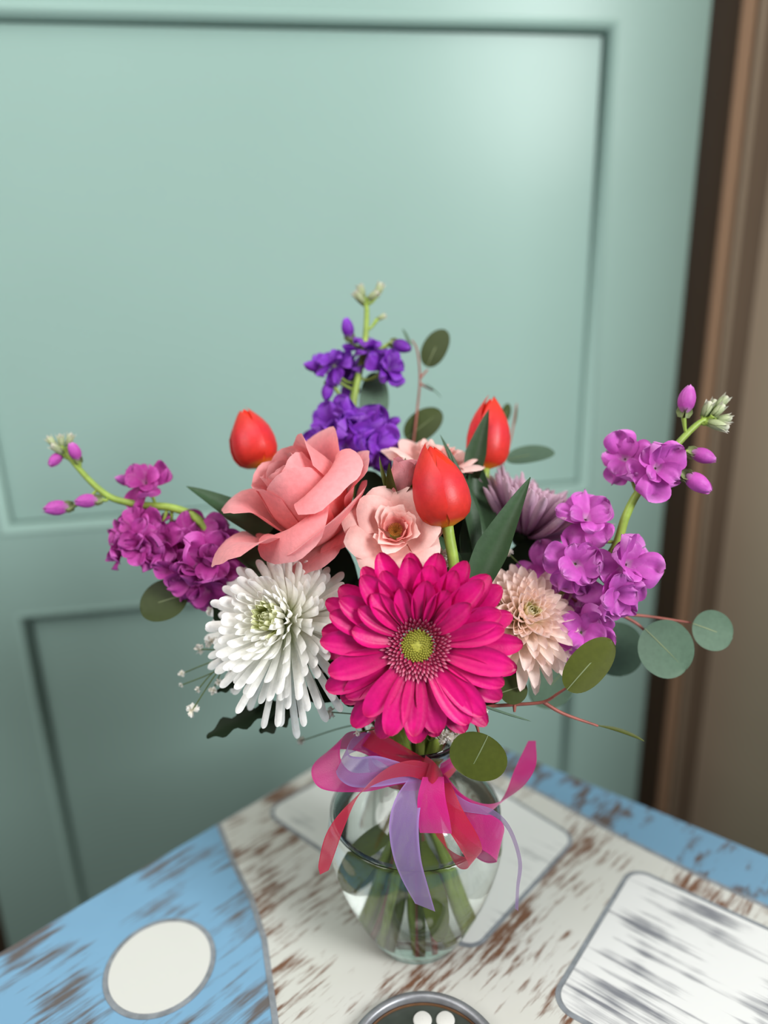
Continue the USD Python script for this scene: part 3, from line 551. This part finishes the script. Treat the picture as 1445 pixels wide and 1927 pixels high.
stock('lilac pink stock flower arching out on the right side', [(1040, 1120, .465), (1110, 1080, .462), (1155, 1035, .458), (1178, 970, .455), (1205, 920, .455), (1262, 850, .456), (1310, 800, .458), (1340, 785, .46)], D(-.8, -.6, 0),
      [(1175, 862, .462, 100, -.4, .2, .8), (1238, 880, .447, 105, .2, .1, 1), (1105, 972, .452, 120, .1, .6, .8), (1085, 1060, .445, 115, .0, .2, 1),
       (1032, 1080, .470, 125, -.3, .3, .9), (1185, 1060, .44, 125, .4, .3, .9), (1160, 1120, .438, 110, .1, -.2, 1), (1095, 1190, .45, 115, -.1, .2, 1), (1120, 1180, .462, 100, .5, .0, .8)],
      [(1291, 758, .455, 62, .15, 1, .1, 1), (1318, 856, .455, 56, .9, -.3, .3, 1), (1308, 905, .450, 66, .75, -.55, .3, 1), (1352, 772, .455, 34, .6, .6, .1, 0), (1362, 788, .458, 34, .9, .1, .1, 0), (1340, 765, .462, 34, .4, .9, 0, 0), (1358, 757, .46, 36, .7, .7, 0, 0), (1352, 800, .452, 44, .8, -.3, .4, 0), (1330, 770, .458, 36, .3, .9, .3, 0)], STOCK)
stock('magenta stock flower arching out on the left side', [(440, 1060, .485), (400, 1010, .488), (365, 972, .49), (320, 955, .492), (265, 950, .494), (213, 938, .496), (180, 915, .498), (145, 878, .50), (115, 840, .50)], D(.7, -.7, 0),
      [(272, 905, .492, 92, -.1, .6, .8), (255, 990, .485, 100, -.3, .4, .9), (222, 1035, .49, 78, -.8, .1, .4), (265, 1030, .478, 95, -.3, -.2, .9), (312, 1020, .482, 115, -.2, .3, .9), (372, 1010, .486, 110, .1, .7, .7), (330, 1060, .478, 110, -.3, -.1, 1), (395, 1060, .472, 120, .1, .2, 1), (355, 1085, .475, 110, -.2, -.4, .9),
       (390, 1110, .478, 105, .0, -.5, .9), (300, 990, .495, 80, -.3, .7, .4), (420, 1040, .48, 100, .3, .4, .9)],
      [(112, 955, .494, 56, -.9, -.1, .3, 1), (168, 942, .492, 52, -.95, -.1, .3, 1), (142, 853, .496, 44, -.2, .8, .4, 1), (107, 862, .50, 40, -.5, -.7, .4, 1), (238, 905, .50, 40, -.8, .3, .3, 1), (98, 832, .50, 30, -.6, .7, .1, 0), (115, 830, .50, 30, -.1, .9, .2, 0), (131, 828, .50, 30, .3, .9, .1, 0), (108, 845, .497, 32, -.5, .5, .5, 0)], STOCKD)
stock('purple stock flower standing at the top back', [(655, 830, .52), (660, 790, .522), (667, 740, .524), (678, 690, .526), (687, 640, .528), (690, 590, .53), (688, 560, .531)], D(.1, -1, .2),
      [(622, 800, .512, 110, -.4, .4, .8), (690, 820, .508, 115, .3, .2, 1), (650, 845, .505, 110, -.1, .0, 1), (718, 845, .51, 90, .6, .1, .8), (600, 835, .515, 80, -.7, .2, .6), (670, 790, .52, 90, .2, .9, .3), (625, 680, .52, 78, -.3, .7, .6), (655, 702, .535, 80, -.4, .1, .5), (692, 655, .522, 76, .1, .9, .4), (732, 692, .52, 74, .6, .3, .7)],
      [(617, 733, .52, 44, -.2, -.9, .3, 1), (752, 650, .525, 48, .7, -.3, .4, 1), (655, 622, .525, 46, -.2, .9, .2, 1), (737, 795, .52, 36, .8, .3, .3, 1), (592, 690, .52, 40, -.9, .2, .2, 1), (676, 560, .53, 34, -.6, .7, .2, 0), (680, 548, .533, 30, -.3, 1, 0, 0), (713, 545, .53, 32, .4, .9, .1, 0), (702, 556, .528, 28, .7, .5, .2, 0), (718, 597, .53, 22, .8, .4, 0, 0)], PURPLE)

# ------------------------------------------------------------------ eucalyptus and leaves
def round_leaf(t, stem, centre, rpx, d, normal, m, asp=1.0, name='leaf', tip=2.0, cup=.1, bs=None):
    a, b = P(*stem, d), P(*centre, d); ax = unit(b-a); L = np.linalg.norm(b-a)*2 if asp is None else 2*rpx*d/FPX
    W = L*(asp or 1)
    lf = part(t, name, place(petal(L, W, base=.12, peak=.5, tip=tip, cup=cup, oval=True, curl=(.12, -.25, 0), nu=20, nv=11, ruffle=(.012, 3, rpx)), b-ax*L/2, ax, normal), m)
    part(t, 'midrib', place(petal(L*.85, .0007, base=.8, peak=.5, tip=1, curl=(.12, -.25, 0), nu=10, nv=3), b-ax*L/2+unit(normal)*.0003, ax, normal), VEIN)
VEIN = plain('leaf_vein_look', rgb(112, 124, 84), rough=.5)
def euc(label, stems, leaves, base, d0, m=STEMR, r=.0010):
    t = thing('eucalyptus_sprig', label, 'eucalyptus', base, 'eucalyptus sprigs')
    for s in stems: part(t, 'stem', tube([P(*q) for q in s] if len(s[0]) == 3 else s, [r*1.2, r, r*.7], 6, 8), m)
    for l in leaves: round_leaf(t, *l)
    return t
e1 = euc('grey green eucalyptus sprig with round leaves at the far right', [[(1060, 1120, .47), (1130, 1150, .475), (1220, 1160, .478), (1300, 1172, .476)], [(1160, 1152, .476), (1200, 1175, .476), (1225, 1200, .474)], [(1100, 1140, .475), (1130, 1180, .49), (1160, 1200, .50)]],
    [((1300, 1172), (1341, 1187), 40, .472, D(-.15, .2, 1), EUC, .95), ((1215, 1185), (1252, 1222), 55, .468, D(-.1, .25, 1), EUC, .98), ((1150, 1160), (1160, 1222), 52, .50, D(-.3, .2, 1), EUC, .95), ((1080, 1240), (1035, 1290), 46, .51, D(.2, .3, 1), EUC, .9), ((1190, 1050), (1226, 1066), 26, .485, D(.5, .2, .8), EUCO, .9)], P(1060, 1120, .47), .47)
part(e1, 'stem', tube([P(1060, 1120, .47), P(1000, 1200, .49), NECK(.5, .018), FOOT(3.5)], .0016), STEMR)
e2 = euc('olive eucalyptus sprig with thin red stems low on the right', [[(880, 1350, .455), (915, 1331, .45), (970, 1326, .447), (1022, 1321, .443), (1050, 1305, .435), (1070, 1292, .429)], [(1022, 1321, .445), (1060, 1343, .445), (1125, 1366, .446)], [(968, 1326, .447), (968, 1340, .446)], [(880, 1350, .455), (895, 1362, .437), (902, 1385, .428)]],
    [((1070, 1295), (1109, 1251), 63, .428, D(-.35, .3, .9), EUCO, .56), ((920, 1380), (898, 1423), 44, .420, D(.15, .2, 1), EUCO, 1.3), ((925, 1310), (965, 1297), 27, .445, D(.1, .5, .8), EUCD, 1.1)], P(880, 1350, .455), .45)
part(e2, 'leaf', leaf_between(P(1125, 1366, .446), P(1213, 1396, .45), .0045, D(.1, .9, .35), .05, cup=.6), EUCO)
part(e2, 'leaf', leaf_between(P(862, 1310, .412), P(1000, 1358, .43), .0030, D(.1, .9, .35), -.05, cup=.6), EUC, label='silvery narrow leaf seen on edge')
part(e2, 'stem', tube([P(880, 1350, .455), NECK(0.2, .019), FOOT(2.9)], .0014), STEMR)
e3 = euc('tall eucalyptus sprig behind the purple stock', [[(770, 880, .53), (778, 830, .54), (785, 770, .545), (790, 712, .55), (785, 660, .55), (775, 640, .55)], [(790, 712, .55), (805, 695, .55)], [(790, 722, .55), (815, 735, .55)], [(735, 800, .53), (720, 780, .53)]],
    [((803, 692), (820, 655), 39, .55, D(-.3, .2, .9), EUCD, .66), ((700, 805), (703, 752), 52, .535, D(.2, .1, 1), EUC, .55), ((760, 830), (797, 800), 42, .545, D(.2, .4, .8), EUCD, .68), ((790, 700), (765, 637), 20, .552, D(.6, .4, .4), EUC, .4), ((795, 718), (815, 735), 20, .55, D(0, .95, .2), EUC, .5)], P(770, 880, .53), .53, r=.0008)
part(e3, 'stem', tube([P(770, 880, .53), P(780, 1100, .52), NECK(1.6, .018), FOOT(-1.2)], .0016), STEMR)
e4 = euc('single dark eucalyptus leaf sprig under the magenta stock at left', [[(420, 1100, .49), (380, 1110, .49), (345, 1120, .488)]], [((355, 1118), (308, 1132), 47, .485, D(.1, .5, .85), EUCD, .9)], P(420, 1100, .49), .48)
part(e4, 'stem', tube([P(420, 1100, .49), P(600, 1260, .49), NECK(2.8, .018), FOOT(.3)], .0014), STEMR)
e5 = euc('grey green eucalyptus leaf sprig behind the mauve chrysanthemum', [[(935, 900, .55), (960, 830, .555), (972, 760, .56)], [(930, 900, .55), (950, 880, .545)]], [((935, 870), (998, 858), 46, .54, D(-.1, .75, .6), EUC, .62), ((965, 800), (968, 785), 22, .56, D(.8, .3, .3), EUCD, .4), ((945, 790), (950, 778), 20, .56, D(.5, .3, .6), EUCD, .6)], P(935, 900, .55), .54, r=.0008)
part(e5, 'stem', tube([P(935, 900, .55), P(880, 1150, .52), NECK(1.2, .018), FOOT(-1.6)], .0016), STEMR)

def breath(label, hub, heads, group='sprigs of baby\'s breath'):
    t = thing('baby_breath', label, 'flower', P(*hub), group); h = P(*hub)
    for i, (px, py, d, s) in enumerate(heads):
        q = P(px, py, d); r_ = np.random.default_rng(i+int(px)); ms = []; R = s*d/FPX
        for k in range(14):
            dd = unit(r_.normal(size=3)+UP*.3-FWD*.6); ms.append(place(petal(R*1.1, R*.8, base=.4, peak=.7, cup=.3, curl=(0, r_.uniform(-1, 1), 0), nu=5, nv=5, ruffle=(.1, 3, k)), q, dd, r_.normal(size=3)))
        part(t, 'blossom', join(ms), BUDW)
        part(t, 'stalk', tube([h, (h+q)/2+UP*.004*r_.normal()+RIGHT*.003*r_.normal(), q], .0004, 5, 6), STEMD)
    return t
breath('baby\'s breath with small specks at the left edge of the bouquet', (470, 1230, .47), [(398, 1150, .475, 10), (398, 1210, .47, 13), (375, 1222, .475, 10), (362, 1336, .465, 13), (342, 1268, .478, 7), (372, 1298, .47, 6), (400, 1300, .468, 9), (412, 1285, .468, 9), (340, 1290, .48, 5), (440, 1262, .465, 10)])
breath('baby\'s breath tucked between the spray rose and tulip stem', (838, 1075, .452), [(830, 1042, .438, 16), (838, 1062, .436, 14), (820, 1060, .44, 13), (862, 1075, .45, 10)])
breath('baby\'s breath between the lilac stock flowers at right', (1090, 1160, .48), [(1112, 1105, .465, 13), (1102, 1152, .462, 13), (1118, 1098, .47, 8), (955, 1040, .475, 10)])
breath('baby\'s breath under the gerbera above the vase rim', (790, 1360, .465), [(845, 1388, .45, 15), (828, 1380, .45, 12), (862, 1382, .45, 12), (831, 1396, .444, 7), (787, 1376, .445, 6), (671, 1379, .445, 7), (912, 1338, .447, 7), (620, 1340, .46, 12), (567, 1394, .50, 8)])

def fill_leaves():
    r_ = np.random.default_rng(5)
    wet = lambda a, b, w: leaf_between(VB+np.array(a), VB+np.array(b), w, D(.2, .3, 1), .05, cup=.3, nu=12)
    t = thing('foliage', 'dark green leaves filling the inside of the bouquet', 'leaves', VB+np.array([0, 0, .16]))
    part(t, 'stem', tube([P(740, 1200, .50), NECK(1.5, .010), FOOT(-1.5)], .002), STEMD)
    for a, b, w in (((-.012, -.012, .108), (-.044, -.012, .052), .019), ((.004, -.024, .090), (.012, -.034, .030), .014), ((.012, .0, .112), (.040, .004, .062), .013), ((-.006, .012, .1), (-.022, .022, .035), .014)):
        part(t, 'leaf', wet(a, b, w), WETLEAF, label='olive green leaf under water')
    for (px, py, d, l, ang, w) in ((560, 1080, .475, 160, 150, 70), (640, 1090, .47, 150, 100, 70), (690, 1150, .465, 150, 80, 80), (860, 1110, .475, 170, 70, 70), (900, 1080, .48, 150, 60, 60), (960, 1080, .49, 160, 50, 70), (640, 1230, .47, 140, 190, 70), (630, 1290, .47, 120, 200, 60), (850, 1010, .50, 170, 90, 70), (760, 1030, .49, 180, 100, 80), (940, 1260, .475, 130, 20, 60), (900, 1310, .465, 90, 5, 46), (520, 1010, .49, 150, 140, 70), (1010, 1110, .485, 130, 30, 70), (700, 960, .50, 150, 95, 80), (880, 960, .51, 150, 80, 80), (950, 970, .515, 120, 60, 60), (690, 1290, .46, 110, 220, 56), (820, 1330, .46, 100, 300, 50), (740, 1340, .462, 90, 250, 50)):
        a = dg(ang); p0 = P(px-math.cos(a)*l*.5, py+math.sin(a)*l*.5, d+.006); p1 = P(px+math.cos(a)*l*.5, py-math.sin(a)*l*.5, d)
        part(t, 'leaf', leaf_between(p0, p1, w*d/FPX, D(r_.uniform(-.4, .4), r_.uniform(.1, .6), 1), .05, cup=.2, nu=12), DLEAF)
fill_leaves()

# ------------------------------------------------------------------ ribbons
def ribbon(pts, n=12, nv=5):
    """pts = (px, py, depth, half-width in px, wx, wy, wz): the centre line and the direction of its width"""
    c = catmull([P(*q[:3]) for q in pts], n); w = catmull([D(*q[4:7])*q[3]*q[2]/FPX for q in pts], n)
    v = np.linspace(-1, 1, nv); V = (c[:, None]+w[:, None]*v[None, :, None]).reshape(-1, 3)
    return V, tri(grid_faces(len(c), nv)), np.tile(np.abs(v), len(c))
def ribbons():
    r = thing('ribbon', 'crimson organza ribbon tied round the vase neck', 'ribbon', P(815, 1450, .455))
    part(r, 'tail', ribbon([(815, 1458, .436, 20, .1, 1, .2), (770, 1446, .432, 18, .2, 1, .3), (715, 1462, .426, 18, .5, .9, .3), (665, 1505, .424, 17, .7, .7, .3), (632, 1560, .426, 19, .9, .4, .2), (613, 1620, .43, 14, 1, .3, .1), (610, 1642, .431, 9, 1, .5, .0)]), RIBR, label='crimson tail curling down to the left')
    part(r, 'loop', ribbon([(815, 1452, .448, 16, .2, 1, .2), (760, 1425, .446, 20, .5, .9, .3), (715, 1400, .448, 22, .6, .8, .3), (690, 1385, .456, 22, .5, .9, .2), (700, 1398, .466, 20, .3, 1, .1), (760, 1440, .462, 16, .2, 1, .1), (805, 1455, .452, 14, 0, 1, .2)]), RIBR)
    part(r, 'loop', ribbon([(830, 1475, .438, 18, 1, .2, .2), (850, 1530, .430, 22, 1, .5, .2), (882, 1585, .426, 22, .9, .5, .3), (893, 1618, .432, 20, .5, .8, .4), (865, 1622, .442, 16, .1, 1, .5), (835, 1590, .446, 14, -.6, .8, .3), (818, 1540, .444, 12, -1, .3, .2), (815, 1480, .442, 12, -1, 0, .2)]), RIBR)
    part(r, 'knot', ribbon([(795, 1440, .445, 20, .3, 1, .1), (812, 1452, .430, 20, .2, 1, .1), (828, 1470, .434, 20, .1, 1, .1), (832, 1480, .446, 18, .1, 1, .1)]), RIBR)
    ring = []
    for k in range(25):
        g = k/24*2*PI; ring.append((VB+np.array([.0300*math.cos(g), .0300*math.sin(g), .1445+.003*math.sin(g+1)]), np.array([0, 0, .0052])))
    cc = np.array([q[0] for q in ring]); ww = np.array([q[1] for q in ring]); v = np.linspace(-1, 1, 5)
    part(r, 'neck_band', ((cc[:, None]+ww[:, None]*v[None, :, None]).reshape(-1, 3), tri(grid_faces(25, 5)), np.tile(np.abs(v), 25)), RIBR)
    m = thing('ribbon', 'magenta organza ribbon with a cut end standing up on the right', 'ribbon', P(820, 1465, .45))
    part(m, 'loop', ribbon([(800, 1455, .446, 18, .3, 1, .2), (740, 1425, .45, 20, .4, 1, .2), (680, 1396, .455, 22, .4, 1, .3), (635, 1398, .452, 26, .7, .9, .5), (613, 1435, .446, 34, .9, .5, .4), (632, 1468, .440, 34, .8, .55, .2), (690, 1472, .438, 22, .3, 1, .3), (750, 1462, .440, 18, .2, 1, .3), (805, 1458, .440, 16, .2, 1, .2)]), RIBM, label='magenta outer loop')
    part(m, 'tail', ribbon([(815, 1462, .432, 20, 1, .05, .1), (812, 1500, .427, 26, 1, .03, .1), (816, 1540, .426, 30, 1, .02, .1), (820, 1568, .428, 30, 1, .02, .1)]), RIBM, label='short magenta tail with square cut end')
    part(m, 'loop', ribbon([(825, 1470, .444, 18, .5, .9, .2), (850, 1510, .440, 26, .4, 1, .2), (895, 1552, .436, 34, .35, 1, .2), (935, 1580, .436, 38, .25, 1, .3), (938, 1600, .444, 30, .1, 1, .4), (905, 1598, .452, 24, .1, 1, .3), (850, 1545, .452, 20, .3, 1, .2), (825, 1480, .448, 16, .5, .9, .2)]), RIBM)
    part(m, 'tail', ribbon([(835, 1470, .448, 15, .1, 1, .2), (870, 1510, .452, 14, .3, 1, .2), (920, 1522, .458, 14, .3, .9, .5), (963, 1492, .464, 20, .8, .6, .5), (988, 1445, .470, 20, .95, .25, .4), (1001, 1394, .474, 7, 1, .1, .3)]), RIBM, label='magenta tail curving up to the right')
    part(m, 'tail', ribbon([(825, 1452, .45, 16, .3, 1, .1), (855, 1432, .452, 16, .4, 1, .1), (882, 1412, .464, 14, .3, 1, .1), (893, 1385, .48, 12, .3, 1, .1)]), RIBM)
    l = thing('ribbon', 'lavender organza ribbon with a long tail hanging over the glass', 'ribbon', P(780, 1460, .45))
    part(l, 'loop', ribbon([(790, 1450, .452, 14, .3, 1, .2), (735, 1412, .456, 20, .3, 1, .3), (690, 1395, .456, 22, .2, 1, .5), (655, 1408, .452, 26, .3, .9, .6), (644, 1436, .436, 28, .5, .9, .5), (666, 1452, .430, 33, .3, 1, .3), (708, 1452, .428, 32, .1, 1, .2), (760, 1455, .434, 20, .1, 1, .2), (800, 1455, .446, 12, .1, 1, .2)]), RIBL, label='lavender inner loop')
    part(l, 'tail', ribbon([(790, 1462, .438, 20, 1, .1, .1), (770, 1500, .430, 26, 1, .12, .1), (760, 1550, .426, 28, 1, .05, .1), (765, 1610, .428, 27, 1, -.1, .1), (780, 1660, .434, 26, 1, -.25, .1), (800, 1708, .440, 20, 1, -.35, .1)]), RIBL, label='lavender tail hanging down')
    part(l, 'tail', ribbon([(825, 1480, .440, 12, .6, .8, .2), (870, 1515, .434, 12, .5, .9, .3), (925, 1530, .432, 10, .3, .9, .6), (958, 1560, .434, 7, .5, .5, .9), (978, 1620, .440, 6, .5, .2, 1), (974, 1670, .446, 5, .4, .1, 1), (972, 1712, .45, 5, .5, 0, 1)]), RIBL, label='narrow lavender tail on the right')
ribbons()
